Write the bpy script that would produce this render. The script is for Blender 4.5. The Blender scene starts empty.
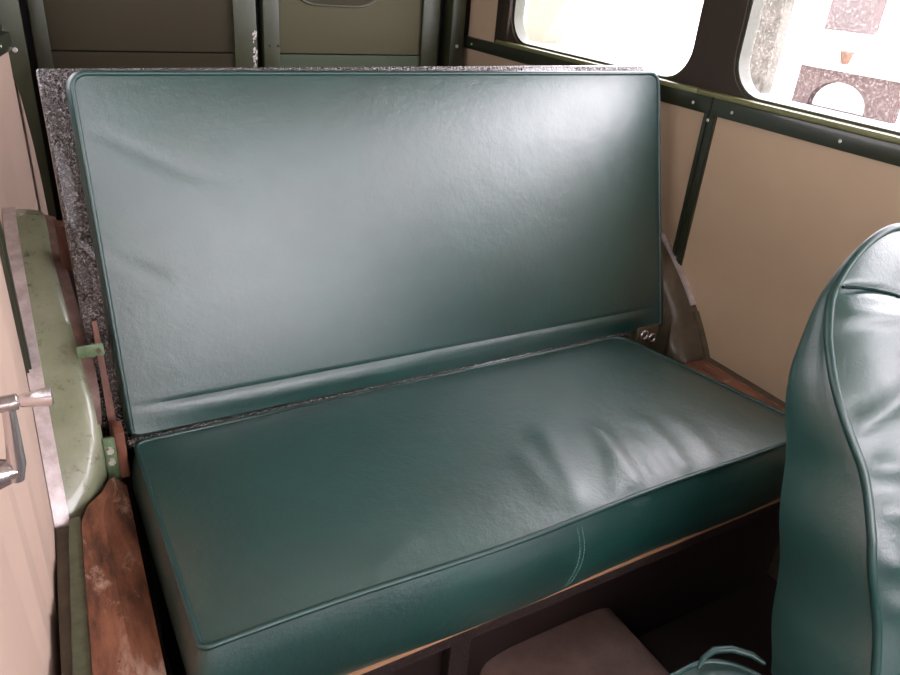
import bpy, bmesh, math, random
from mathutils import Vector, Matrix
random.seed(4)
S = bpy.context.scene
COL = S.collection
PI = math.pi

# ------------------------------------------------------------------ materials
def mat(name, base, rough=.5, metal=0, spec=.5, coat=0, build=None):
    m = bpy.data.materials.new(name); m.use_nodes = True
    nt = m.node_tree; b = nt.nodes['Principled BSDF']
    b.inputs['Base Color'].default_value = (*base, 1)
    b.inputs['Roughness'].default_value = rough
    b.inputs['Metallic'].default_value = metal
    b.inputs['Specular IOR Level'].default_value = spec
    b.inputs['Coat Weight'].default_value = coat
    if build: build(nt, b)
    return m

def N(nt, t, **kw):
    n = nt.nodes.new(t)
    for k, v in kw.items():
        if k.startswith('_'): setattr(n, k[1:], v)
        else: n.inputs[k].default_value = v
    return n
def coords(nt, scale=(1, 1, 1)):
    tc = N(nt, 'ShaderNodeTexCoord'); mp = N(nt, 'ShaderNodeMapping'); mp.inputs['Scale'].default_value = scale
    nt.links.new(tc.outputs['Object'], mp.inputs['Vector']); return mp.outputs['Vector']
def noise(nt, scale, detail=4, rough=.55, vec=None, dist=0):
    n = N(nt, 'ShaderNodeTexNoise', Scale=scale, Detail=detail, Roughness=rough, Distortion=dist)
    nt.links.new(vec if vec else coords(nt), n.inputs['Vector']); return n.outputs['Fac']
def ramp(nt, fac, stops):
    r = N(nt, 'ShaderNodeValToRGB'); cr = r.color_ramp
    while len(cr.elements) < len(stops): cr.elements.new(.5)
    for e, (p, c) in zip(cr.elements, stops):
        e.position = p; e.color = (*c, 1) if len(c) == 3 else c
    nt.links.new(fac, r.inputs['Fac']); return r.outputs['Color']
def mixc(nt, fac, a, b):
    m = N(nt, 'ShaderNodeMix', _data_type='RGBA')
    nt.links.new(fac, m.inputs[0])
    for s, i in ((a, 6), (b, 7)):
        if isinstance(s, tuple): m.inputs[i].default_value = (*s, 1)
        else: nt.links.new(s, m.inputs[i])
    return m.outputs[2]
def bump(nt, b, h, strength=.2, dist=.002, prev=None):
    n = N(nt, 'ShaderNodeBump', Strength=strength, Distance=dist)
    nt.links.new(h, n.inputs['Height'])
    if prev: nt.links.new(prev, n.inputs['Normal'])
    nt.links.new(n.outputs['Normal'], b.inputs['Normal']); return n.outputs['Normal']
def vor(nt, scale, feature='F1', vec=None):
    v = N(nt, 'ShaderNodeTexVoronoi', Scale=scale); v.feature = feature
    nt.links.new(vec if vec else coords(nt), v.inputs['Vector']); return v.outputs['Distance']

def vinyl(nt, b):
    n = noise(nt, 7, 5, .6)
    c = ramp(nt, n, [(.3, (.0010, .034, .028)), (.7, (.0020, .049, .040))])
    nt.links.new(c, b.inputs['Base Color'])
    r = noise(nt, 22, 4, .6)
    mr = N(nt, 'ShaderNodeMapRange'); mr.inputs['To Min'].default_value = .34; mr.inputs['To Max'].default_value = .52
    nt.links.new(r, mr.inputs['Value']); nt.links.new(mr.outputs[0], b.inputs['Roughness']); b.inputs['Coat Roughness'].default_value = .40
    p = bump(nt, b, vor(nt, 420, 'DISTANCE_TO_EDGE'), .14, .001)
    p = bump(nt, b, noise(nt, 170, 4, .7), .25, .0014, p)
    p = bump(nt, b, noise(nt, 60, 6, .7), .34, .0035, p)
    bump(nt, b, noise(nt, 12, 5, .65), .2, .010, p)
M_vinyl = mat('green_vinyl', (.004, .04, .034), .38, 0, 1.0, .8, vinyl)
M_pipe = mat('green_vinyl_piping', (.004, .040, .034), .42, 0, .8)
M_thread = mat('pale_green_thread', (.10, .22, .19), .7)
M_seam = mat('dark_seam_thread', (.002, .014, .012), .8, 0, .1)

def hammered(nt, b):
    v = coords(nt, (1, 1, 1))
    n1 = noise(nt, 170, 2, .5, v, 1.0)
    p = bump(nt, b, n1, 1.0, .011)
    bump(nt, b, noise(nt, 260, 2, .5, v), .5, .003, p)
    c = ramp(nt, noise(nt, 210, 2, .55, v, .8), [(.44, (.024, .018, .015)), (.56, (.075, .060, .054)), (.66, (.27, .245, .235))])  # pale grey specks paint the glints of the hammered surface into the colour
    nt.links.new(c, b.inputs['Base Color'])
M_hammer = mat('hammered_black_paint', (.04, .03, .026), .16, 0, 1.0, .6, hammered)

def greenpaint(nt, b):
    n = noise(nt, 9, 6, .65)
    c1 = ramp(nt, n, [(.25, (.12, .13, .08)), (.5, (.20, .22, .135)), (.75, (.29, .30, .21))])
    s = ramp(nt, noise(nt, 46, 7, .75), [(.56, (0, 0, 0)), (.68, (1, 1, 1))])
    c = mixc(nt, s, c1, (.085, .062, .045))
    nt.links.new(c, b.inputs['Base Color'])
    r = ramp(nt, noise(nt, 18, 5), [(.3, (.22, .22, .22)), (.7, (.42, .42, .42))])
    nt.links.new(r, b.inputs['Roughness'])
    bump(nt, b, noise(nt, 40, 5, .7), .18, .003)
M_arch = mat('worn_green_paint', (.12, .16, .07), .3, 0, .8, .4, greenpaint)
M_strip = mat('dull_green_strip_paint', (.1, .11, .07), .5, 0, .4, 0, lambda nt, b: nt.links.new(ramp(nt, noise(nt, 40, 6, .7), [(.35, (.07, .075, .045)), (.65, (.115, .125, .075)), (.75, (.15, .15, .11))]), b.inputs['Base Color']))

def archbrown(nt, b):
    c = ramp(nt, noise(nt, 16, 6, .7), [(.3, (.045, .036, .022)), (.55, (.085, .068, .042)), (.8, (.13, .11, .07))])
    nt.links.new(c, b.inputs['Base Color']); bump(nt, b, noise(nt, 50, 5, .7), .2, .003)
M_lip = mat('rusty_brown_primer', (.15, .085, .068), .5, 0, .4, 0, lambda nt, b: nt.links.new(ramp(nt, noise(nt, 40, 6, .7), [(.35, (.09, .05, .04)), (.7, (.20, .12, .095))]), b.inputs['Base Color']))
M_archbrown = mat('aged_olive_paint', (.08, .06, .04), .35, 0, .5, 0, archbrown)

def olive(nt, b):
    c = ramp(nt, noise(nt, 5, 5, .6), [(.3, (.024, .029, .012)), (.7, (.040, .046, .020))])
    nt.links.new(c, b.inputs['Base Color']); bump(nt, b, noise(nt, 60, 4), .08, .002)
M_olive = mat('olive_green_paint', (.07, .075, .03), .42, 0, .5, 0, olive)
M_sill_lit = mat('olive_sill_paint', (.17, .18, .075), .35, 0, .6)  # dark green ledge; the strong daylight on it is painted in as lighter olive
M_olive_l = mat('olive_panel_paint', (.070, .066, .036), .6, 0, .15)
M_lowpan = mat('dull_green_panel', (.055, .075, .045), .5, 0, .3)
M_brownpanel = mat('brown_door_panel', (.034, .028, .015), .6, 0, .15)
M_dkgreen = mat('dark_green_paint', (.020, .026, .013), .3, 0, .6, .3)
M_pillar = mat('dark_brown_paint', (.030, .022, .015), .6, 0, .25)
M_gap = mat('dark_rubber_gap', (.006, .005, .004), .7)

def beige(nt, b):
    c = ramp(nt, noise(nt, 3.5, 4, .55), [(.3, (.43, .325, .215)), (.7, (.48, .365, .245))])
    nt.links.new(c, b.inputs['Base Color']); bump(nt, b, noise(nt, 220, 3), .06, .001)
def beige2(nt, b):
    c = ramp(nt, noise(nt, 3.5, 4, .55), [(.3, (.58, .43, .345)), (.7, (.63, .475, .385))])
    nt.links.new(c, b.inputs['Base Color']); bump(nt, b, noise(nt, 220, 3), .06, .001)
M_beige2 = mat('pinkish_beige_trim_board', (.55, .42, .31), .55, 0, .35, 0, beige2)
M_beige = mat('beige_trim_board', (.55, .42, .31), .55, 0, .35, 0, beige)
M_head = mat('cream_headliner', (.42, .36, .29), .8, 0, .2)
M_white = mat('white_peeled_paint', (.75, .72, .68), .5)

def rust(nt, b):
    v = coords(nt, (1, .25, 1))
    c1 = ramp(nt, noise(nt, 26, 7, .7, v), [(.34, (.04, .018, .012)), (.5, (.19, .075, .042)), (.66, (.34, .145, .085))])
    w = ramp(nt, noise(nt, 13, 6, .7, coords(nt, (1, .6, 1)), .6), [(.55, (0, 0, 0)), (.66, (1, 1, 1))])
    c = mixc(nt, w, c1, (.55, .37, .29))
    d = ramp(nt, noise(nt, 60, 6, .75), [(.62, (0, 0, 0)), (.70, (1, 1, 1))])
    c = mixc(nt, d, c, (.05, .028, .02))
    nt.links.new(c, b.inputs['Base Color'])
    bump(nt, b, noise(nt, 70, 6, .75, v), .5, .003)
M_wood = mat('worn_red_brown_wood', (.25, .1, .05), .33, 0, .5, 0, rust)
def orangewood(nt, b):
    c = ramp(nt, noise(nt, 30, 6, .7, coords(nt, (1, 1, .3))), [(.3, (.06, .024, .015)), (.52, (.17, .066, .040)), (.8, (.30, .14, .09))])
    nt.links.new(c, b.inputs['Base Color']); bump(nt, b, noise(nt, 70, 5), .4, .003)
M_orange = mat('orange_stained_wood', (.3, .1, .05), .5, 0, .4, 0, orangewood)
M_edge = mat('bare_plywood_edge', (.40, .22, .12), .6)
def darkcarpet(nt, b):
    c = ramp(nt, noise(nt, 180, 5, .8), [(.35, (.012, .007, .006)), (.62, (.034, .021, .017)), (.75, (.10, .07, .05))])
    nt.links.new(c, b.inputs['Base Color']); bump(nt, b, noise(nt, 240, 4, .7), .8, .004)
M_carpet = mat('dark_brown_speckled_mat', (.02, .012, .01), .75, 0, .3, 0, darkcarpet)
def tunnelmat(nt, b):
    c = ramp(nt, noise(nt, 9, 6, .7), [(.3, (.09, .058, .048)), (.7, (.20, .135, .115))])
    nt.links.new(c, b.inputs['Base Color'])
    bump(nt, b, noise(nt, 330, 3, .6), .5, .0025)
M_tunnel = mat('brown_black_rubber_mat', (.06, .04, .03), .42, 0, .5, 0, tunnelmat)
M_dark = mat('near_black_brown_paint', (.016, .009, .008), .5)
def brushed(nt, b):
    c = ramp(nt, noise(nt, 30, 6, .75), [(.3, (.42, .36, .36)), (.65, (.74, .68, .68))])
    nt.links.new(c, b.inputs['Base Color']); bump(nt, b, noise(nt, 60, 5), .25, .002)
M_alu = mat('dull_aluminium_trim', (.6, .56, .56), .4, .55, .5, 0, brushed)
M_chrome = mat('satin_chrome', (.62, .57, .56), .25, .9, .5)
M_bolt = mat('zinc_bolt', (.62, .62, .55), .35, .5)
M_brkt = mat('green_painted_bracket', (.10, .17, .085), .35, 0, .5, 0,
             lambda nt, b: nt.links.new(ramp(nt, noise(nt, 60, 6, .7), [(.4, (.08, .14, .07)), (.66, (.16, .22, .12)), (.74, (.22, .10, .05))]), b.inputs['Base Color']))

def glassmat():
    m = bpy.data.materials.new('dusty_window_glass'); m.use_nodes = True
    nt = m.node_tree; nt.nodes.clear()
    out = N(nt, 'ShaderNodeOutputMaterial')
    tr = N(nt, 'ShaderNodeBsdfTransparent'); tr.inputs['Color'].default_value = (.96, .97, .96, 1)
    gl = N(nt, 'ShaderNodeBsdfGlossy', Roughness=.03)
    lw = N(nt, 'ShaderNodeLayerWeight', Blend=.5); pw = N(nt, 'ShaderNodeMath'); pw.operation = 'POWER'; pw.inputs[1].default_value = 5
    nt.links.new(lw.outputs['Facing'], pw.inputs[0]); fr = N(nt, 'ShaderNodeMapRange'); fr.inputs['To Min'].default_value = .04; nt.links.new(pw.outputs[0], fr.inputs['Value'])
    mx = N(nt, 'ShaderNodeMixShader')
    nt.links.new(fr.outputs[0], mx.inputs[0]); nt.links.new(tr.outputs[0], mx.inputs[1]); nt.links.new(gl.outputs[0], mx.inputs[2])
    ts = N(nt, 'ShaderNodeBsdfTranslucent'); ts.inputs['Color'].default_value = (.75, .68, .66, 1)
    spk = ramp(nt, noise(nt, 190, 5, .8), [(.54, (0, 0, 0)), (.70, (.24, .24, .24))])
    mx2 = N(nt, 'ShaderNodeMixShader')
    nt.links.new(spk, mx2.inputs[0]); nt.links.new(mx.outputs[0], mx2.inputs[1]); nt.links.new(ts.outputs[0], mx2.inputs[2])
    nt.links.new(mx2.outputs[0], out.inputs[0]); return m
M_glass = glassmat()
def brick(nt, b):
    t = N(nt, 'ShaderNodeTexBrick', Scale=4.0)
    t.inputs['Color1'].default_value = (.038, .021, .020, 1); t.inputs['Color2'].default_value = (.055, .031, .029, 1)
    t.inputs['Mortar'].default_value = (.09, .066, .06, 1)
    tc = N(nt, 'ShaderNodeTexCoord'); mp = N(nt, 'ShaderNodeMapping'); mp.inputs['Rotation'].default_value = (PI/2, 0, PI/2)
    nt.links.new(tc.outputs['Object'], mp.inputs[0]); nt.links.new(mp.outputs[0], t.inputs['Vector'])
    nt.links.new(t.outputs['Color'], b.inputs['Base Color'])
M_brick = mat('pinkish_brick', (.1, .06, .05), .9, 0, .2, 0, brick)
M_stone = mat('grey_green_stone', (.11, .11, .085), .9, 0, .2, 0,
              lambda nt, b: nt.links.new(ramp(nt, noise(nt, 5, 6, .7), [(.3, (.05, .05, .042)), (.7, (.13, .125, .105))]), b.inputs['Base Color']))
M_render = mat('white_render', (.80, .79, .77), .9, 0, .2)
M_peach = mat('pale_peach_render', (.24, .19, .14), .9, 0, .2)
M_ground = mat('pale_gravel', (.62, .59, .56), .95, 0, .2, 0,
               lambda nt, b: nt.links.new(ramp(nt, noise(nt, 30, 6, .7), [(.3, (.55, .52, .49)), (.7, (.68, .65, .62))]), b.inputs['Base Color']))
M_terra = mat('terracotta', (.12, .07, .045), .8, 0, .2)
M_pinwall = mat('coping_stone', (.7, .66, .6), .9, 0, .2)

# ------------------------------------------------------------------ helpers
def link(name, bm, m, parent=None, smooth=None, recalc=True):
    """bm is in world coordinates."""
    if recalc: bmesh.ops.recalc_face_normals(bm, faces=bm.faces[:])
    if parent is not None and parent.type == 'EMPTY' or parent is not None:
        p = parent; off = Vector((0, 0, 0))
        while p is not None: off += p.location; p = p.parent
        bmesh.ops.translate(bm, verts=bm.verts[:], vec=-off)
    me = bpy.data.meshes.new(name); bm.to_mesh(me); bm.free()
    if smooth is not None:
        for f in me.polygons: f.use_smooth = True
        me.set_sharp_from_angle(angle=math.radians(smooth))
    me.materials.append(m)
    o = bpy.data.objects.new(name, me); COL.objects.link(o)
    if parent is not None: o.parent = parent
    return o
def thing(name, label, cat, loc=(0, 0, 0), group=None):
    o = bpy.data.objects.new(name, None); o.empty_display_size = .05; COL.objects.link(o)
    o.location = loc; o['label'] = label; o['category'] = cat
    if group: o['group'] = group
    return o
def tag(o, label, cat, group=None):
    o['label'] = label; o['category'] = cat
    if group: o['group'] = group
    return o
def struct(o, label=None, cat=None):
    o['kind'] = 'structure'
    if label: o['label'] = label
    if cat: o['category'] = cat
    return o

def box(bm, x0, x1, y0, y1, z0, z1, bev=0, seg=2):
    t = bmesh.new(); bmesh.ops.create_cube(t, size=1)
    bmesh.ops.scale(t, vec=(abs(x1-x0), abs(y1-y0), abs(z1-z0)), verts=t.verts)
    bmesh.ops.translate(t, vec=((x0+x1)/2, (y0+y1)/2, (z0+z1)/2), verts=t.verts)
    if bev: bmesh.ops.bevel(t, geom=t.edges[:], offset=bev, segments=seg, affect='EDGES', profile=.5)
    add(bm, t); return bm
def add(bm, t, mx=None):
    if mx is not None: bmesh.ops.transform(t, matrix=mx, verts=t.verts)
    me = bpy.data.meshes.new('tmp'); t.to_mesh(me); t.free(); bm.from_mesh(me); bpy.data.meshes.remove(me)
def B(): return bmesh.new()
def tube(bm, pts, r, seg=8, closed=False, cap=True):
    pts = [Vector(p) for p in pts]; n = len(pts); rings = []
    prev = None
    for i, p in enumerate(pts):
        a = pts[i-1] if (i > 0 or closed) else p
        c = pts[(i+1) % n] if (i < n-1 or closed) else p
        t = (c-a).normalized() if (c-a).length > 1e-9 else Vector((0, 0, 1))
        if prev is None:
            u = t.orthogonal().normalized()
        else:
            u = (prev - t*prev.dot(t))
            u = u.normalized() if u.length > 1e-6 else t.orthogonal().normalized()
        prev = u; v = t.cross(u)
        rr = r[i] if isinstance(r, (list, tuple)) else r
        rings.append([bm.verts.new(p+(u*math.cos(2*PI*k/seg)+v*math.sin(2*PI*k/seg))*rr) for k in range(seg)])
    for i in range(n if closed else n-1):
        A, C = rings[i], rings[(i+1) % n]
        sh = 0
        if closed and i == n-1:  # align the seam
            sh = min(range(seg), key=lambda s: sum((A[k].co-C[(k+s) % seg].co).length for k in range(seg)))
        for k in range(seg):
            bm.faces.new((A[k], A[(k+1) % seg], C[(k+1+sh) % seg], C[(k+sh) % seg]))
    if cap and not closed:
        bm.faces.new(rings[0][::-1]); bm.faces.new(rings[-1])
    return bm
def disc(bm, c, axis, r, h, seg=16, r2=None):
    c = Vector(c); axis = Vector(axis).normalized()
    return tube(bm, [c, c+axis*h], [r, r if r2 is None else r2], seg)
def prism(bm, pts, d):
    """polygon (world pts) extruded along vector d"""
    a = [bm.verts.new(Vector(p)) for p in pts]; b = [bm.verts.new(Vector(p)+Vector(d)) for p in pts]
    bm.faces.new(a); bm.faces.new(b[::-1]); n = len(pts)
    for i in range(n): bm.faces.new((a[i], a[(i+1) % n], b[(i+1) % n], b[i]))
    return bm
def rrect(y0, y1, z0, z1, r, n=8):
    out = []
    for (cy, cz, a0) in ((y1-r, z1-r, 0), (y0+r, z1-r, 90), (y0+r, z0+r, 180), (y1-r, z0+r, 270)):
        for k in range(n+1):
            a = math.radians(a0+90*k/n); out.append((cy+r*math.cos(a), cz+r*math.sin(a)))
    return out
def plate(outer, holes, x0, x1, f=None):
    """plate in the YZ plane with holes, from x0 to x1; f maps (x,y,z)->world"""
    bm = B(); f = f or (lambda x, y, z: (x, y, z))
    loops = [outer]+holes; L0 = []; L1 = []; ed = []
    for lp in loops:
        a = [bm.verts.new((0, y, z)) for y, z in lp]
        ed += [bm.edges.new((a[i], a[(i+1) % len(a)])) for i in range(len(a))]
        L0.append(a)
    r = bmesh.ops.triangle_fill(bm, edges=ed, use_beauty=True, use_dissolve=False)
    faces = [g for g in r['geom'] if isinstance(g, bmesh.types.BMFace)]
    mp = {}
    for a in L0:
        b = [bm.verts.new((1, v.co.y, v.co.z)) for v in a]; L1.append(b)
        for u, w in zip(a, b): mp[u] = w
    for fc in faces: bm.faces.new([mp[v] for v in reversed(fc.verts[:])])
    for a, b in zip(L0, L1):
        n = len(a)
        for i in range(n): bm.faces.new((a[i], a[(i+1) % n], b[(i+1) % n], b[i]))
    for v in bm.verts: v.co = Vector(f(x0 if v.co.x < .5 else x1, v.co.y, v.co.z))
    return bm

def lerp_list(tab, t):
    if t <= tab[0][0]: return tab[0][1]
    for (a, va), (b, vb) in zip(tab, tab[1:]):
        if t <= b:
            k = (t-a)/(b-a); return va+(vb-va)*k
    return tab[-1][1]

def sm(x): x = max(0., min(1., x)); return x*x*(3-2*x)

def cushion(w, h, depth, radii, nx, ny, crown, bulge=.008, disp=None, fmap=None, nz=6, skew=None):
    """upholstered slab. top face at local z=0 (+crown); returns bmesh and the rim path (mapped)."""
    def sp(n):
        return [(.5-.5*math.cos(PI*i/n))*.45+.55*i/n for i in range(n+1)]
    U, Vv = sp(nx), sp(ny); rbl, rbr, rtr, rtl = radii
    def plan(x, y):
        for (cx, cy, sx, sy, r) in ((0, 0, -1, -1, rbl), (w, 0, 1, -1, rbr), (w, h, 1, 1, rtr), (0, h, -1, 1, rtl)):
            if r <= 0: continue
            a = (x-(cx-sx*r))*sx/r; b = (y-(cy-sy*r))*sy/r
            if a > 0 and b > 0:
                return cx-sx*r+sx*r*a*math.sqrt(max(0, 1-b*b/2)), cy-sy*r+sy*r*b*math.sqrt(max(0, 1-a*a/2))
        return x, y
    fm = fmap or (lambda x, y, z: (x, y, z))
    bm = B(); P = {}
    for i, u in enumerate(U):
        for j, v in enumerate(Vv):
            x, y = plan(u*w, v*h)
            e = (1-abs(2*u-1)**5)*(1-abs(2*v-1)**5)
            z = crown*e + (disp(x, y)*min(1, e*3) if disp else 0)
            P[i, j] = (x, y, z)
    G = {k: bm.verts.new(fm(*p)) for k, p in P.items()}
    for i in range(nx):
        for j in range(ny): bm.faces.new((G[i, j], G[i+1, j], G[i+1, j+1], G[i, j+1]))
    ring = [(i, 0) for i in range(nx)]+[(nx, j) for j in range(ny)]+[(i, ny) for i in range(nx, 0, -1)]+[(0, j) for j in range(ny, 0, -1)]
    n = len(ring); base = [P[k] for k in ring]; nor = []
    for i in range(n):
        a, c = base[i-1], base[(i+1) % n]; tx, ty = c[0]-a[0], c[1]-a[1]; l = math.hypot(tx, ty) or 1
        nor.append((ty/l, -tx/l))
    prev = [G[k] for k in ring]
    for k in range(1, nz+1):
        d = k/nz; o = bulge*math.sin(PI*min(1, d*1.0))**.7 if k < nz else 0
        cur = [bm.verts.new(fm(base[i][0]+nor[i][0]*o, base[i][1]+nor[i][1]*o, -depth*d)) for i in range(n)]
        for i in range(n): bm.faces.new((prev[i], cur[i], cur[(i+1) % n], prev[(i+1) % n]))
        prev = cur
    bm.faces.new(prev[::-1])
    rim = [Vector(fm(base[i][0]+nor[i][0]*.001, base[i][1]+nor[i][1]*.001, .001)) for i in range(n)]
    return bm, rim, ring

# ------------------------------------------------------------------ left wall bend
XT = [(-1.7, -.222), (0, -.156), (.2, -.147), (.35, -.138), (.85, -.135), (1.15, -.130), (1.30, -.108), (1.45, -.073), (1.6, -.046), (1.7, -.03)]
def XL(y, z):
    x = lerp_list(XT, y)
    if y < .33: x -= .06*max(0, min(z, .5)+.06)*min(1, (.33-y)/.2)
    return x
def LM(d, y, z): return (XL(y, z)-d, y, z)      # d: outward distance from the left wall's inner face
YS = [-1.6, -1.2, -.8, -.4, -.2, -.1, 0, .1, .2, .28, .35, .5, .7, .85, 1, 1.15, 1.22, 1.3, 1.38, 1.45, 1.5, 1.55, 1.62]
def lbox(bm, d0, d1, y0, y1, z0, z1):
    ys = [y0]+[y for y in YS if y0+.01 < y < y1-.01]+[y1]; R = []
    for y in ys: R.append([bm.verts.new(LM(d, y, z)) for d, z in ((d0, z0), (d0, z1), (d1, z1), (d1, z0))])
    for a, b in zip(R, R[1:]):
        for k in range(4): bm.faces.new((a[k], a[(k+1) % 4], b[(k+1) % 4], b[k]))
    bm.faces.new(R[0][::-1]); bm.faces.new(R[-1]); return bm
XR = 1.2886
ZF, ZC = -.48, 1.02            # floor, ceiling
ZR0, ZR1 = .468, .492          # waist rail
Y0, Y1 = -1.5, 1.66            # bulkhead, rear

# ------------------------------------------------------------------ shell
struct(link('floor', box(B(), -.30, 1.40, Y0-.05, Y1+.1, ZF-.05, ZF), M_dark), 'near-black brown floor of the footwell in front of the bench', 'floor')
struct(link('ceiling', box(B(), -.30, 1.40, Y0-.05, Y1+.1, ZC, ZC+.05), M_head))
struct(link('wall_right', box(B(), XR, XR+.06, Y0, Y1+.06, ZF, ZR1), M_beige), 'beige trim board wall below the right windows', 'wall')
struct(link('wall_left', lbox(B(), 0, .06, Y0, Y1+.02, ZF, ZR1), M_beige2), 'pale beige trim board wall left of the green wheel arch', 'wall')
struct(link('cargo_floor', box(B(), -.2, XR, .66, Y1, ZF, -.10), M_dark))

# upper side walls with window openings
holes = [rrect(.650, 1.405, .510, .90, .085), rrect(-.36, .530, .510, .90, .085), rrect(-1.35, -.50, .512, .90, .085)]
def outer(y0, y1, z0, z1):
    ys = [y0]+[y for y in YS if y0+.02 < y < y1-.02]+[y1]
    return [(y, z0) for y in ys]+[(y, z1) for y in reversed(ys)]
UP = outer(Y0, Y1+.02, ZR1, ZC)
struct(link('wall_upper_right', plate(UP, holes, XR+.004, XR+.05), M_pillar, None, 30), 'dark brown window surround and pillar on the right side', 'wall')
struct(link('wall_upper_left', plate(UP, holes, .004, .05, LM), M_pillar, None, 30))
def gasket(hole, d0, d1, wdt, fm):
    bm = B(); n = len(hole)
    cy = sum(p[0] for p in hole)/n; cz = sum(p[1] for p in hole)/n
    R = []
    for i, (y, z) in enumerate(hole):
        a, c = hole[i-1], hole[(i+1) % n]; ty, tz = c[0]-a[0], c[1]-a[1]; l = math.hypot(ty, tz)
        ny, nz = -tz/l, ty/l                       # inward
        R.append([bm.verts.new(fm(d, y+ny*k, z+nz*k)) for d, k in ((d0, -.006), (d0, wdt), (d1, wdt), (d1, -.006))])
    for i in range(n):
        a, b = R[i], R[(i+1) % n]
        for k in range(4): bm.faces.new((a[k], a[(k+1) % 4], b[(k+1) % 4], b[k]))
    return bm
def pane(hole, d, fm):
    bm = B(); a = [bm.verts.new(fm(d, y, z)) for y, z in hole]; b = [bm.verts.new(fm(d+.004, y, z)) for y, z in hole]
    bm.faces.new(a); bm.faces.new(b[::-1]); n = len(a)
    for i in range(n): bm.faces.new((a[i], a[(i+1) % n], b[(i+1) % n], b[i]))
    return bm
RM = lambda d, y, z: (XR+d, y, z)
wl = ['bright side window with rounded corners above the backrest right end', 'dusty side window with rounded corners at the upper right', None]
for k, h in enumerate(holes):
    g = struct(link('window_%d' % (k+1), gasket(h, .010, .046, .008, RM), M_olive, None, 40), wl[k], 'window' if wl[k] else None)
    link('glass_pane', pane(h, .038, RM), M_glass, g)
for k, h in enumerate(holes):
    g = struct(link('window_%d' % (k+4), gasket(h, .010, .046, .008, LM), M_olive, None, 40))
    link('glass_pane', pane(h, .038, LM), M_glass, g)
# sill ledge + waist rails
def screw(parent, c, axis, r=.0042):
    bm = B(); disc(bm, c, axis, r, .002, 12, r*.7); return link('screw', bm, M_bolt, parent, 40)
r = struct(link('trim_1', box(B(), XR-.010, XR+.03, -.9, 1.655, ZR0-.004, ZR1+.010, .003), M_dkgreen, None, 40), 'dark green waist rail under the right windows', 'trim')
for y in (.605, .49, .225, 1.60, -.05): screw(r, (XR-.0095, y, .481), (-1, 0, 0))
link('rail_joint', box(B(), XR-.0112, XR, .548, .552, ZR0-.004, ZR1+.010), M_gap, r)
r = struct(link('trim_2', lbox(B(), -.010, .03, -.9, 1.455, ZR0-.004, ZR1+.010), M_dkgreen), 'dark green waist rail at the far upper left', 'trim')
c = LM(-.0095, 1.36, .482); screw(r, c, (1, 0, 0))
for k_, (ya_, yb_) in enumerate(((.60, 1.46), (-.42, .60))):
    struct(link('trim_%d' % (11+k_), box(B(), XR-.0105, XR+.033, ya_, yb_, ZR1+.009, ZR1+.0205, .003), M_sill_lit, None, 40), ['light olive sill ledge under the rear right window', 'light olive sill ledge under the dusty right window'][k_], 'trim')
# vertical cover strips on the side walls
def vstrip(name, y, fm, label):
    bm = B()
    def bx(d0, d1, y0, y1):
        vs = [bm.verts.new(fm(d, yy, z)) for z in (-.08, ZR0-.002) for d, yy in ((d0, y0), (d0, y1), (d1, y1), (d1, y0))]
        bm.faces.new(vs[:4]); bm.faces.new(vs[4:][::-1])
        for k in range(4): bm.faces.new((vs[k], vs[(k+1) % 4], vs[4+(k+1) % 4], vs[4+k]))
    bx(.0, -.005, y-.018, y+.018); bx(-.005, -.009, y-.014, y-.004); bx(-.005, -.009, y+.004, y+.014)
    o = struct(link(name, bm, M_dkgreen), label, 'trim'); return o
s = vstrip('trim_3', .552, RM, 'dark ribbed cover strip running down the right beige wall')
screw(s, (XR-.0085, .552, .452), (-1, 0, 0))
vstrip('trim_4', .556, LM, 'thin dark cover strip on the left beige wall above the arch')
# window-edge post and beige corner panel (right rear)
struct(link('trim_5', box(B(), XR-.006, XR+.03, 1.405, 1.475, ZR1+.008, ZC, .004), M_pillar, None, 40), 'dark upright post beside the rear right window', 'trim')
struct(link('trim_6', box(B(), XR-.002, XR+.004, 1.475, 1.64, ZR1+.008, ZC), M_beige), 'beige corner panel behind the rear right window', 'trim')

# bulkhead with windscreen opening
def FM(d, x, z): return (x, Y0-d, z)
fh = rrect(-.12, 1.22, .36, .96, .08)
struct(link('wall_front', plate(outer(-.30, 1.40, ZF, ZC), [fh], 0, .05, FM), M_dkgreen))
g = struct(link('window_7', gasket(fh, .02, .04, .01, FM), M_gap)); link('glass_pane', pane(fh, .03, FM), M_glass, g)

# ------------------------------------------------------------------ rear wall, pillars, doors
struct(link('wall_rear', plate(outer(-.12, 1.36, ZF, ZC), [], .04, .08, lambda d, x, z: (x, Y1+d, z)), M_gap))
def post(name, x0, x1, label, m=M_olive):
    return struct(link(name, box(B(), x0, x1, Y1-.035, Y1+.04, -.1, ZC, .004), m, None, 40), label, 'trim')
bm = B(); prism(bm, [(x, 1.46, z) for x, z in ((-.032, -.1), (-.032, ZC), (-.14, ZC), (-.092, .50), (-.078, .436), (-.063, .357), (-.055, .247), (-.051, .136), (-.050, .04), (-.048, -.1))], (0, .025, 0))
p = struct(link('trim_7', bm, M_olive, None, 40), 'olive green curved body pillar left of the rear doors', 'trim')
struct(link('trim_13', box(B(), -.075, -.040, Y1-.035, Y1+.04, -.1, ZC), M_olive), None)
p2 = post('trim_8', 1.212, 1.262, 'olive green body pillar right of the rear doors'); screw(p2, (1.237, Y1-.035, .47), (0, -1, 0), .006)
screw(p, (-.057, 1.46, .462), (0, -1, 0), .006)
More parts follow.
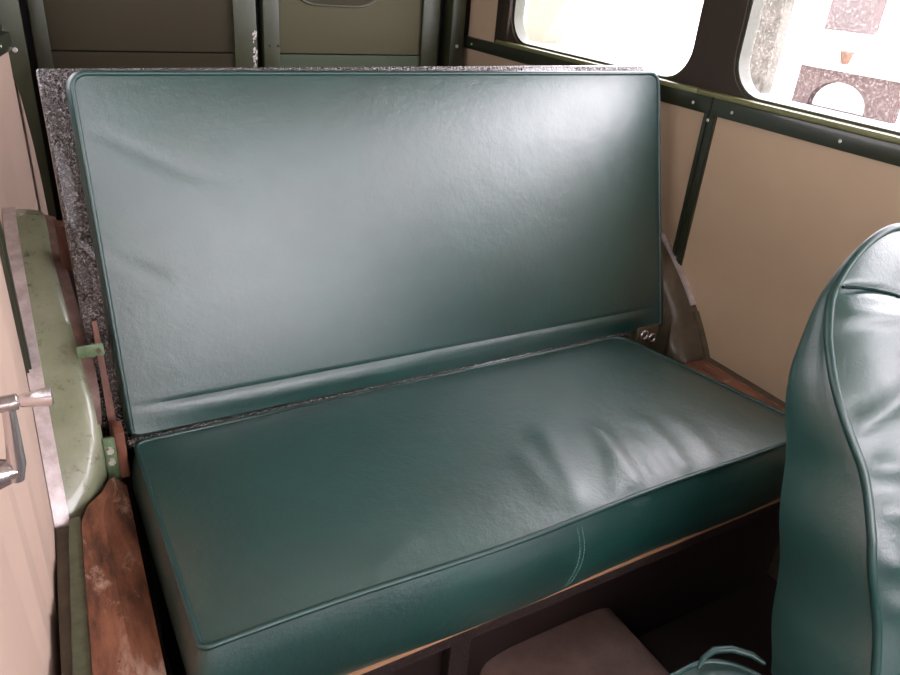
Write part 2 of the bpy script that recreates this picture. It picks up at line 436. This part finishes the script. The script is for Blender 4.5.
def door(name, x0, x1, pm, label, lowm):
    fw = [(x0+.036, x1-.066)] if name == 'door_1' else [(x0+.048, x1-.062)]
    a, b = fw[0]; bm = B(); yf = Y1-.012
    box(bm, x0, a, yf, yf+.04, -.1, ZC, .003); box(bm, b, x1, yf, yf+.04, -.1, ZC, .003)
    o = struct(link(name, bm, M_olive, None, 40), label, 'door')
    bm = B(); box(bm, a, b, yf+.014, yf+.03, .437, ZC); link('upper_panel', bm, pm, o)['label'] = 'recessed upper panel of a rear door'
    bm = B(); box(bm, a, b, yf+.010, yf+.03, -.1, .433); link('lower_panel', bm, lowm, o)['label'] = 'lower panel of a rear door below the groove'
    return o
d1 = door('door_1', -.008, .572, M_brownpanel, 'dark brown-panelled rear door on the left', M_brownpanel)
d2 = door('door_2', .592, 1.178, M_olive_l, 'olive-panelled rear door on the right', M_lowpan)
bm = B(); box(bm, 1.118, 1.134, Y1-.010, Y1, -.1, ZC); link('shadow_gap', bm, M_gap, d2)
bm = B()
hl = rrect(.66, .99, .575, .83, .10)
pts = [(x, Y1-.002, z) for x, z in hl]; tube(bm, pts, .004, 6, closed=True)
link('window_rim', bm, M_olive, d2, 60)
bm = B(); prism(bm, [(x, Y1-.004, z) for x, z in rrect(.663, .987, .578, .827, .098)], (0, .006, 0)); link('blanking_panel', bm, M_brownpanel, d2)
for x in (.61, .635): screw(d2, (x, Y1-.012, .458), (0, -1, 0), .0035).data.materials[0] = M_gap
# peeled white paint on the door edge
bm = B()
for k in range(34):
    z = random.uniform(.395, .50); x = .563+random.uniform(-.004, .006); wv = random.uniform(.001, .004); hv = random.uniform(.003, .010)
    prism(bm, [(x-wv, Y1-.0135, z), (x+wv*.6, Y1-.0135, z-hv*.3), (x+wv, Y1-.0135, z+hv*.6), (x+.2*wv, Y1-.0135, z+hv)], (0, .003, 0))
link('peeled_paint', bm, M_white, d1)['label'] = 'peeled white paint along the door edge'

# ------------------------------------------------------------------ wheel arches
YC, ZCc, RA = 1.019, -.456, .736
def arch(name, side, label, m):
    t = thing(name, label, 'wheel arch', (-.09 if side < 0 else 1.25, 1.0, -.1), 'wheel arches at the ends of the bench')
    ypk = .80; thp = math.acos((YC-ypk)/RA)
    def PT(th, R):
        if th <= thp: return YC-R*math.cos(th), ZCc+R*math.sin(th)
        y0, z0 = YC-R*math.cos(thp), ZCc+R*math.sin(thp); sl = math.cos(thp)/math.sin(thp); d = (th-thp)/(TE-thp)*.34
        return y0+d, z0+sl*d-2.3*d*d
    TE = PI*.62
    xi_tab = [(-.09, -.105), (-.08, -.094), (-.05, -.068), (.01, -.048), (.06, -.047), (.1, -.052), (.16, -.058), (.21, -.063), (.26, -.066)]
    th0 = math.acos((YC-.383)/RA); n = 44; ths = [th0+(TE-th0)*k/n for k in range(n+1)]
    NX = 12; bm = B(); rows = []
    for th in ths:
        y, z = PT(th, RA)
        xw = XL(y, z)+.0005 if side < 0 else XR-.0005
        xi = lerp_list(xi_tab, z) if th < thp else -.063
        if side > 0: xi = lerp_list([(-.09, 1.205), (-.06, 1.185), (-.02, 1.20), (.01, 1.224)], z) if th < thp else 1.224
        row = []
        for k in range(NX+1):
            s = k/NX; q = max(0, (s-.45)/.55); drop = .020*(1-math.sqrt(max(0, 1-q*q)))+.004*s
            R = RA-drop
            row.append(bm.verts.new((xw+(xi-xw)*s, *PT(th, R))))
        row.append(bm.verts.new((xi-side*0.0, row[-1].co.y+.002, max(-.44, min(row[-1].co.z-.05, -.12)))))
        rows.append(row)
    for a, b in zip(rows, rows[1:]):
        for k in range(NX+1): bm.faces.new((a[k], a[k+1], b[k+1], b[k]))
    link('arch_panel', bm, m, t, 50)
    # flange strip along the wall
    def flange(z_lo, z_hi, mm, wd, nm):
        bm = B(); rows = []
        for k in range(61):
            th = th0+(TE-th0)*k/60; z = PT(th, RA)[1]
            if not (z_lo <= z <= z_hi): continue
            xw = XL(PT(th, RA)[0], z)+.0015 if side < 0 else XR-.001; sx = 1 if side < 0 else -1
            r = []
            for dx, dr in ((-.012*0, .000), (0, .004), (wd, .004), (wd, -.004)):
                R = RA+dr; r.append(bm.verts.new((xw+sx*dx, *PT(th, R))))
            rows.append(r)
        for a, b in zip(rows, rows[1:]):
            for k in range(4): bm.faces.new((a[k], a[(k+1) % 4], b[(k+1) % 4], b[k]))
        bm.faces.new(rows[0]); bm.faces.new(rows[-1][::-1])
        return link(nm, bm, mm, t, 60)
    if side < 0:
        flange(-.2, .5, M_alu, .021, 'edge_strip')['label'] = 'dull silver strip along the arch edge'
        # brown inner flange lip
        bm = B(); rows = []
        for k in range(40):
            th = th0+.20+(TE-.02-th0-.20)*k/39; R = RA-.022; z = PT(th, R)[1]
            xi = lerp_list(xi_tab, z+.02) if th < thp else -.063
            w = .014*sm((z-.0)/.10)+.001
            rows.append([bm.verts.new((x, *PT(th, Rr))) for x, Rr in ((xi-.004, R+.004), (xi+w, R-.004), (xi+w, R-.010), (xi-.004, R-.006))])
        for a, b in zip(rows, rows[1:]):
            for k in range(4): bm.faces.new((a[k], a[(k+1) % 4], b[(k+1) % 4], b[k]))
        bm.faces.new(rows[0]); bm.faces.new(rows[-1][::-1])
        link('inner_flange', bm, M_lip, t, 50)['label'] = 'brown rusty lip on the inner edge'
    else:
        flange(.025, .5, M_alu, .016, 'edge_strip')['label'] = 'silver upper length of the edge strip'
        flange(-.2, .027, M_archbrown, .016, 'edge_strip')['label'] = 'dark worn lower length of the edge strip'
    return t
arch('wheel_arch', -1, 'pale green painted wheel arch left of the backrest', M_arch)
arch('wheel_arch', 1, 'dark olive wheel arch at the right end of the bench', M_archbrown)

# ------------------------------------------------------------------ bench cushion
CW, CD, CH = 1.13, .49, .148
zt = lambda y: -.070*y
ridges = []
for (x0, y0, x1, y1, w, a) in ((.637, .208, .567, .018, .020, .0045), (.561, .16, .538, .04, .022, .003), (.728, .165, .679, .0, .017, .0052), (.82, .150, .79, .006, .02, .0042),
                               (.70, .10, .64, .004, .012, .003), (.89, .14, .86, .01, .022, .003), (.30, .05, .22, .02, .02, .002), (.765, .11, .735, .0, .012, .003)):
    ridges.append((Vector((x0, y0)), Vector((x1, y1)), w, a))
def seat_disp(x, y):
    d = 0
    for p, q, w, a in ridges:
        v = q-p; t = ((Vector((x, y))-p).dot(v))/v.length_squared
        if -.25 < t < 1.25:
            off = (Vector((x, y))-(p+v*t)).length
            d += a*math.exp(-(off/w)**2)*sm((t+.25)*2)*sm((1.25-t)*3)
    d += .003*math.sin(x*9+1)*math.sin(y*11)
    return d
def seat_map(x, y, z):
    k = y/CD
    wx = x*(1-.045*k*(x/CW))                         # slight taper on the right end
    f = -.006*math.sin(PI*min(1, max(0, x/CW)))*(1-k) + .003*math.sin(x*11)*(1-k)    # front edge bows a little
    return (wx, y+f-.003, zt(y)+z+.004*math.sin(x*8+.7)*(1-k)*0)
bench = thing('rear_bench', 'long green vinyl rear bench with upright backrest on a hammered frame', 'bench seat', (.56, .24, -.155))
bm, rim, ring = cushion(CW, CD, CH, (.010, .03, .03, .02), 110, 60, .026, .015, seat_disp, seat_map)
seat = link('seat_cushion', bm, M_vinyl, bench, 38)
bm = B(); tube(bm, rim, .0042, 8, closed=True); link('piping', bm, M_pipe, seat, 60)
bm = B()
for off in (0, .0085):
    for k in range(19):
        za = -.012-.0065*k
        if za < -.135: break
        xx = lambda z: .546+off+.012*math.sin(PI*min(1, (-z)/.14))-.004*(-z)/.14
        yy = lambda z: seat_map(.55, 0, 0)[1]-.0150*math.sin(PI*(-z)/CH)**.7-.0008
        tube(bm, [(xx(za), yy(za), za), (xx(za-.0045), yy(za-.0045), za-.0045)], .0008, 5)
o = link('stitching', bm, M_thread, seat); o['label'] = 'double row of pale stitches on the front panel'
bm = B(); box(bm, .004, 1.12, -.008, .012, -.1535, -.148); link('base_edge', bm, M_edge, seat)['label'] = 'thin bare wood edge under the front panel'

# seat box under the bench
sb = thing('bench_box', 'dark brown speckled box carrying the bench cushion', 'seat base', (.56, .25, ZF))
bm = B(); box(bm, -.005, 1.16, .002, .03, -.190, -.1545); link('front_rail', bm, M_carpet, sb)['label'] = 'speckled dark rail under the cushion'
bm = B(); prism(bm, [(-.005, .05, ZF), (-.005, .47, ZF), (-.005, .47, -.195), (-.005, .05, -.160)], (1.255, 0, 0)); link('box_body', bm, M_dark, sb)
bm = B(); box(bm, .372, .410, .026, .050, -.335, -.19, .002); link('strap', bm, M_carpet, sb)

# ------------------------------------------------------------------ bench backrest
O = Vector((0, .498, -.025)); UPV = Vector((0, .1752, .5622)).normalized(); NB = Vector((0, -.5622, .1752)).normalized()
BW, BH = 1.217, .584
def back_map(x, y, z):
    yy = y + .008*(x/BW)*(1-y/BH)*-1.0
    return tuple(O + Vector((x, 0, 0)) + UPV*yy + NB*z)
def back_disp(x, y):
    d = -.0035*math.exp(-((y-.0475)/.0040)**2) + .003*math.exp(-((y-.026)/.018)**2)
    # faint creases at the left edge
    for (x0, y0, x1, y1, a) in ((.0, .31, .09, .255, -.0022), (.02, .50, .16, .42, -.0015)):
        p, q = Vector((x0, y0)), Vector((x1, y1)); v = q-p; t = ((Vector((x, y))-p).dot(v))/v.length_squared
        if -.2 < t < 1.2: d += a*math.exp(-((Vector((x, y))-(p+v*t)).length/.010)**2)*sm((t+.2)*3)*sm((1.2-t)*3)
    return d
bm, rim, ring = cushion(BW, BH, .040, (.012, .012, .022, .022), 100, 90, .014, .009, back_disp, back_map)
back = link('backrest', bm, M_vinyl, bench, 30)
n = len(ring); i0 = 100   # piping: right side, top and left side only
bm = B(); tube(bm, rim[i0:i0+90+100+90+1], .0040, 8); link('piping', bm, M_pipe, back, 60)
def slab(x0, x1, t0, t1, d0, d1, bev):
    t = bmesh.new(); bmesh.ops.create_cube(t, size=1)
    bmesh.ops.scale(t, vec=(x1-x0, t1-t0, abs(d1-d0)), verts=t.verts); bmesh.ops.translate(t, vec=((x0+x1)/2, (t0+t1)/2, (d0+d1)/2), verts=t.verts)
    bmesh.ops.bevel(t, geom=t.edges[:], offset=bev, segments=3, affect='EDGES', profile=.5)
    mx = Matrix((( 1, UPV.x, NB.x, O.x), (0, UPV.y, NB.y, O.y), (0, UPV.z, NB.z, O.z), (0, 0, 0, 1)))
    bm = B(); add(bm, t, mx); return bm
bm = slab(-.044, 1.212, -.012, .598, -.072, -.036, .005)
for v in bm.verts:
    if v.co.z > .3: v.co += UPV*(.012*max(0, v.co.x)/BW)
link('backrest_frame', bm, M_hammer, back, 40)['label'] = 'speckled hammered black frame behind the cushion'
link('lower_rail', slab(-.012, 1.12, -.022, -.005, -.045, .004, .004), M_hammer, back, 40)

# hinge and brackets
h = thing('hinge_bracket', 'green bolted hinge plate at the lower left of the backrest', 'hinge', (-.032, .468, -.07))
bm = B(); box(bm, -.050, -.030, .462, .470, -.085, .004, .003); link('plate', bm, M_brkt, h, 40)
bm = B(); box(bm, -.032, -.016, .460, .500, -.080, .012, .004); link('knuckle', bm, M_orange, h, 40)
for z in (-.018, -.040):
    bm = B(); disc(bm, (-.041, .462, z), (0, -1, 0), .0058, .007, 6); link('bolt', bm, M_bolt, h)
h = thing('strap_bracket', 'small green strap joining the left wheel arch to the backrest frame', 'bracket', (-.045, .553, .12))
bm = B(); box(bm, -.062, -.022, .535, .540, .117, .139, .002); link('strap', bm, M_brkt, h, 40)
bm = B(); disc(bm, (-.030, .535, .128), (0, -1, 0), .004, .003, 8); link('rivet', bm, M_archbrown, h, 40)
h = thing('pivot_bracket', 'small dark pivot bracket under the right end of the backrest', 'bracket', (1.13, .45, -.06))
bm = B(); box(bm, 1.10, 1.165, .452, .460, -.055, .0, .003); link('plate', bm, M_archbrown, h, 40)
for (x, z) in ((1.118, -.018), (1.145, -.030)):
    bm = B(); tube(bm, [(x+.010*math.cos(a*PI/8), .449, z+.010*math.sin(a*PI/8)) for a in range(16)], .0035, 8, closed=True); link('ring', bm, M_chrome, h, 60)

# ------------------------------------------------------------------ wooden rails
def loft(secs):
    bm = B(); R = [[bm.verts.new(p) for p in s] for s in secs]
    for a, b in zip(R, R[1:]):
        for k in range(len(a)): bm.faces.new((a[k], a[(k+1) % len(a)], b[(k+1) % len(a)], b[k]))
    bm.faces.new(R[0][::-1]); bm.faces.new(R[-1]); return bm
def lrail(y, zt):
    k = (y-.03)/.40; xl = -.118+.022*k if y < .35 else lerp_list([(.35, -.100), (.385, -.088), (.41, -.064), (.44, -.050)], y); xr = -.038+.012*k; fx = xl+(xr-xl)*(.58-.2*k)
    return [(xl, y, ZF), (xl, y, zt), (fx, y, zt+.001), (xr, y, zt-.022), (xr, y, ZF)]
ys = [-.35, -.2, -.05, .05, .15, .25, .35, .375, .385, .395, .41, .425, .44]
tag(link('wooden_rail', loft([lrail(y, -.058) for y in ys]), M_wood), 'worn reddish wooden rail beside the bench on the left', 'rail', 'wooden rails beside the bench')
sl = [(-.4, -.170), (.02, -.141), (.33, -.1195), (.37, -.115)]; sr = [(-.4, -.146), (.02, -.1195), (.33, -.1025), (.37, -.0995)]
tag(link('sill_strip', loft([[(lerp_list(sl, y), y, ZF), (lerp_list(sl, y), y, -.062), (lerp_list(sr, y), y, -.062), (lerp_list(sr, y), y, ZF)] for y in (-.4, -.2, .02, .2, .33, .37)]), M_strip), 'narrow green painted strip between wooden rail and left wall', 'strip')
struct(link('trim_9', loft([[(XL(y, -.06)+.002, y, ZF), (XL(y, -.06)+.002, y, -.075), (lerp_list(sl, y)-.001, y, -.075), (lerp_list(sl, y)-.001, y, ZF)] for y in (-.5, -.2, 0, .1, .2, .3, .37)]), M_archbrown), 'dark brown sill at the foot of the left wall', 'trim')
tag(link('wooden_rail', loft([[(1.165, y, -.15), (1.165, y, -.085), (1.20, y, -.076), (1.262, y, -.076), (1.262, y, -.15)] for y in (.06, .2, .38)]), M_wood), 'reddish brown wooden rail between bench and right wall', 'rail', 'wooden rails beside the bench')
struct(link('trim_10', box(B(), 1.262, 1.289, -.6, .40, ZF, -.079), M_archbrown), 'dark brown sill at the foot of the right wall', 'trim')
# orange boards between arch and frame
bm = B(); prism(bm, [(-.056, .735, .19), (-.022, .735, .19), (-.022, .735, .268), (-.056, .735, .275)], (0, .03, 0))
tag(link('wooden_block', bm, M_orange), 'orange stained wooden block above the left wheel arch', 'block')
def bl(x, t, d): return O+Vector((x, 0, 0))+UPV*t+NB*d
bm = B(); prism(bm, [bl(-.034, -.01, -.034), bl(-.020, -.01, -.034), bl(-.0235, .20, -.034), bl(-.031, .20, -.034)], NB*.012)
tag(link('wooden_batten', bm, M_orange), 'thin orange wooden batten along the lower left of the frame', 'batten')

# ------------------------------------------------------------------ floor tunnel
tn = B(); prof = []
for k in range(13):
    a = PI*k/12; prof.append((.605+.150*math.copysign(abs(math.cos(a))**.42, math.cos(a)), -.375+.050*math.sin(a)**.6))
prof = [(.757, ZF)]+prof+[(.453, ZF)]
loop = [[(x, y, z) for x, z in prof] for y in (-1.45, -.5, 0, .049)]
tag(link('transmission_tunnel', loft(loop), M_tunnel, None, 40), 'brown-black matted floor tunnel running under the bench', 'floor tunnel')

# ------------------------------------------------------------------ front seat
fs = thing('front_seat', 'green vinyl front seat with piped backrest at the right foreground', 'seat', (.95, -.5, ZF))
F = [(-.445, -.150), (-.388, -.005), (-.323, .159), (-.28, .233), (-.228, .301), (-.180, .356), (-.152, .398), (-.138, .434), (-.126, .466)]
Bk = [(-.275, -.150), (-.237, 0), (-.205, .12), (-.180, .205), (-.163, .262), (-.147, .31), (-.133, .363), (-.124, .41), (-.115, .452)]
def prof_at(T, t):
    t = max(0, min(1, t)); L = [0]
    for a, b in zip(T, T[1:]): L.append(L[-1]+math.hypot(b[0]-a[0], b[1]-a[1]))
    s = t*L[-1]
    return Vector((0, lerp_list(list(zip(L, [p[0] for p in T])), s), lerp_list(list(zip(L, [p[1] for p in T])), s)))
FW, FH, FD = .43, .70, .10
def fs_map(x, y, z):
    t = y/FH; f = prof_at(F, t); b = prof_at(Bk, t); e = prof_at(F, t+.02)-prof_at(F, t-.02)
    nrm = Vector((0, -e.z, e.y)).normalized()
    if z >= 0: p = f+nrm*z
    else: p = f+(b-f)*(-z/FD)
    wob = .004*math.sin(y*34+.6)*math.exp(-((x)/.05)**2)
    if z < 0: x += .016*sm((t-.62)/.25)*min(1, -z/FD*3)*(1 if x < FW/2 else -1)
    return (.722+x+wob, p.y, p.z)
def fs_disp(x, y):
    d = 0
    for (x0, y0, x1, y1, w, a) in ((.01, .47, .12, .50, .012, .006), (.0, .42, .10, .40, .012, .005), (.0, .37, .12, .33, .014, .006), (.0, .31, .10, .26, .014, .005), (.02, .24, .14, .20, .016, .004), (.05, .60, .16, .57, .013, .005)):
        p, q = Vector((x0, y0)), Vector((x1, y1)); v = q-p; t = ((Vector((x, y))-p).dot(v))/v.length_squared
        if -.3 < t < 1.3: d += a*math.exp(-((Vector((x, y))-(p+v*t)).length/w)**2)*sm((t+.3)*3)*sm((1.3-t)*2)
    ys = .642-.05*(x/.18)**2
    d -= .007*math.exp(-((y-ys)/.006)**2)*sm((x-.004)/.02)
    return d
bm, rim, ring = cushion(FW, FH, FD, (.02, .02, .19, .19), 70, 110, .030, .010, fs_disp, fs_map, 10)
link('backrest', bm, M_vinyl, fs, 60)
bm = B(); tube(bm, rim, .0055, 8, closed=True); link('backrest_piping', bm, M_pipe, fs, 60)
bm = B(); pts = []
for k in range(24):
    x = .050+.17*k/23; y = .642-.05*(x/.18)**2
    u, v = x/FW, y/FH; e = (1-abs(2*u-1)**5)*(1-abs(2*v-1)**5)
    pts.append(fs_map(x, y, .030*e-.0045))
tube(bm, pts, .0022, 6); link('top_seam', bm, M_seam, fs, 60)
def fc_map(x, y, z): return (.765+x, -.86+y, -.165+z)
bm, rim, ring = cushion(.37, .60, .135, (.06, .06, .07, .07), 30, 40, .012, .012, None, fc_map)
link('seat_cushion', bm, M_vinyl, fs, 60)
mc = thing('vinyl_cushion', 'green vinyl cushion with loose piping at the bottom edge beside the front seat', 'cushion', (.62, -.45, -.324))
def mc_map(x, y, z): return (.515+x, -.75+y, -.142+z)
bm, rim, ring = cushion(.196, .538, .182, (.04, .04, .085, .05), 44, 60, .022, .004, lambda x, y: .002*math.sin(x*70)*math.sin(y*50), mc_map)
link('cover', bm, M_vinyl, mc, 40)
bm = B(); tube(bm, rim, .004, 8, closed=True); link('piping', bm, M_pipe, mc, 60)
bm = B(); tube(bm, [(.622, -.226, -.126), (.640, -.219, -.121), (.662, -.217, -.119), (.690, -.226, -.121), (.712, -.246, -.124), (.722, -.262, -.130)], [.002, .0045, .0055, .0055, .005, .003], 8)
link('loose_piping', bm, M_pipe, mc, 60)
bm = B(); box(bm, .78, 1.12, -.80, -.24, ZF, -.30, .01); link('seat_pedestal', bm, M_dark, fs, 40)

# ------------------------------------------------------------------ window crank on the left wall
cr = thing('window_crank', 'satin metal window crank handle on the left beige wall', 'window crank', (-.165, .05, .28))
yk = .05
bm = B(); xw = XL(yk, .27)
disc(bm, (xw+.0005, yk, .268), (1, 0, 0), .018, .006, 24); xw += .005
disc(bm, (xw+.001, yk, .268), (1, 0, 0), .018, .005, 24, .017); disc(bm, (xw+.006, yk, .268), (1, 0, 0), .017, .016, 24, .012); disc(bm, (xw+.021, yk, .268), (1, 0, 0), .0095, .008, 20, .008)
link('hub', bm, M_chrome, cr, 40)
bm = B(); tube(bm, [(xw+.025, yk, .258), (xw+.029, yk+.001, .275), (xw+.032, yk-.001, .315), (xw+.0335, yk-.002, .343), (xw+.0335, yk-.002, .350)], [.008, .0085, .0065, .0055, .004], 12)
link('arm', bm, M_chrome, cr, 60)
bm = B(); tube(bm, [(xw+.025, yk-.002, .344), (xw+.0265, yk-.002, .344), (xw+.041, yk-.002, .344), (xw+.042, yk-.002, .344)], [.0065, .0078, .0078, .0066], 16)
link('knob_collar', bm, M_chrome, cr, 40)
bm = B(); tube(bm, [(xw+.0425, yk-.002, .344), (xw+.044, yk-.002, .344), (xw+.062, yk-.002, .3435), (xw+.069, yk-.002, .343), (xw+.0705, yk-.002, .343)], [.005, .0062, .0085, .0095, .007], 16)
link('knob', bm, M_chrome, cr, 40)

# ------------------------------------------------------------------ outside
ZG = -.85
struct(link('ground', box(B(), -30, 40, -30, 40, ZG-.2, ZG), M_ground))
bm = B(); box(bm, 10.4, 10.62, 7.50, 7.98, ZG, .9)
tag(link('stone_pier', bm, M_stone), 'tall grey stone pier seen through the dusty window', 'pier')
t = thing('brick_alcove', 'pinkish brick wall with a pale arched opening seen through the window', 'brick wall', (10.4, 6.2, ZG))
arcp = [(6.19+.46*math.cos(a*PI/20), -.80+.34*math.sin(a*PI/20)) for a in range(21)]
hl = [(6.65, ZG+.004)]+arcp+[(5.73, ZG+.004)]
link('brick_face', plate([(5.30, ZG), (6.93, ZG), (6.93, -.31), (5.30, -.31)], [hl], 10.4, 10.52), M_brick, t)
bm = B(); box(bm, 10.52, 10.60, 5.3, 6.93, ZG, -.31); link('alcove_back', bm, M_render, t)
bm = B(); box(bm, 10.33, 10.68, 5.22, 7.0, -.31, -.23); link('coping', bm, M_pinwall, t)
bm = B(); tube(bm, [(10.6, 6.38, -.23), (10.6, 6.38, -.10), (10.6, 6.38, -.08), (10.6, 6.38, -.05)], [.06, .09, .10, .10], 16)
tag(link('flower_pot', bm, M_terra, None, 40), 'small brown pot standing on the brick wall outside', 'pot')
bm = B(); box(bm, 31, 31.6, 19.1, 21.2, ZG, 4.5)
tag(link('brick_building', bm, M_brick), 'distant brick building at the top of the dusty window', 'building')
bm = B(); prism(bm, [(10.4, 14.25, ZG), (10.4, 14.25, .4), (10.4, 12.7, .4), (10.4, 13.55, ZG)], (.5, 0, 0))
tag(link('garden_wall', bm, M_peach), 'pale peach wall with a sloping end seen through the rear window', 'wall')

# ------------------------------------------------------------------ light
w = bpy.data.worlds.new('sky'); S.world = w; w.use_nodes = True
nt = w.node_tree; bg = nt.nodes['Background']; bg.inputs['Color'].default_value = (1.0, .91, 1.0, 1)
# hazy bright sky, strongest around a veiled sun to the front right
tc = N(nt, 'ShaderNodeTexCoord'); dp = N(nt, 'ShaderNodeVectorMath'); dp.operation = 'DOT_PRODUCT'
nt.links.new(tc.outputs['Generated'], dp.inputs[0]); dp.inputs[1].default_value = Vector((.74, -.56, .38)).normalized()
mr = N(nt, 'ShaderNodeMapRange'); mr.interpolation_type = 'SMOOTHSTEP'
for k_, v_ in (('From Min', -.4), ('From Max', 1.), ('To Min', 5.5), ('To Max', 16.5)): mr.inputs[k_].default_value = v_
nt.links.new(dp.outputs['Value'], mr.inputs['Value']); nt.links.new(mr.outputs[0], bg.inputs['Strength'])
def portal(name, c, sx, sy, rot):
    l = bpy.data.lights.new(name, 'AREA'); l.shape = 'RECTANGLE'; l.size = sx; l.size_y = sy
    o = bpy.data.objects.new(name, l); COL.objects.link(o); o.location = c; o.rotation_euler = rot; l.cycles.is_portal = True
for h in holes:
    cy = (h[0][0]+h[18][0])/2; y_lo = min(p[0] for p in h); y_hi = max(p[0] for p in h)
    portal('daylight_portal', (XR+.07, (y_lo+y_hi)/2, .705), .42, y_hi-y_lo+.04, (0, PI/2, 0))
    portal('daylight_portal', (XL((y_lo+y_hi)/2, .7)-.08, (y_lo+y_hi)/2, .705), .42, y_hi-y_lo+.04, (0, -PI/2, 0))
portal('daylight_portal', (.55, Y0-.08, .685), 1.4, .55, (PI/2, 0, PI))

# ------------------------------------------------------------------ camera
f, pitch, yaw, roll = 732.36, -.4802, .5543, .0875
cam = bpy.data.cameras.new('camera'); co = bpy.data.objects.new('camera', cam); COL.objects.link(co)
cam.sensor_fit = 'HORIZONTAL'; cam.sensor_width = 36; cam.lens = f/900*36; cam.clip_start = .01
fw = Vector((math.sin(yaw)*math.cos(pitch), math.cos(yaw)*math.cos(pitch), math.sin(pitch)))
rt = fw.cross(Vector((0, 0, 1))).normalized(); up = rt.cross(fw)
r2 = rt*math.cos(roll)+up*math.sin(roll); u2 = -rt*math.sin(roll)+up*math.cos(roll)
co.matrix_world = Matrix(((r2.x, u2.x, -fw.x, -.0861), (r2.y, u2.y, -fw.y, -.630), (r2.z, u2.z, -fw.z, .7385), (0, 0, 0, 1)))
S.camera = co
S.view_settings.view_transform = 'Standard'; S.view_settings.look = 'None'; S.view_settings.gamma = 1
S.view_settings.use_curve_mapping = False; S.view_settings.exposure = 0.0
S.cycles.use_denoising = True
S.cycles.max_bounces = 10; S.cycles.diffuse_bounces = 6; S.cycles.transparent_max_bounces = 16
S.cycles.sample_clamp_indirect = 8
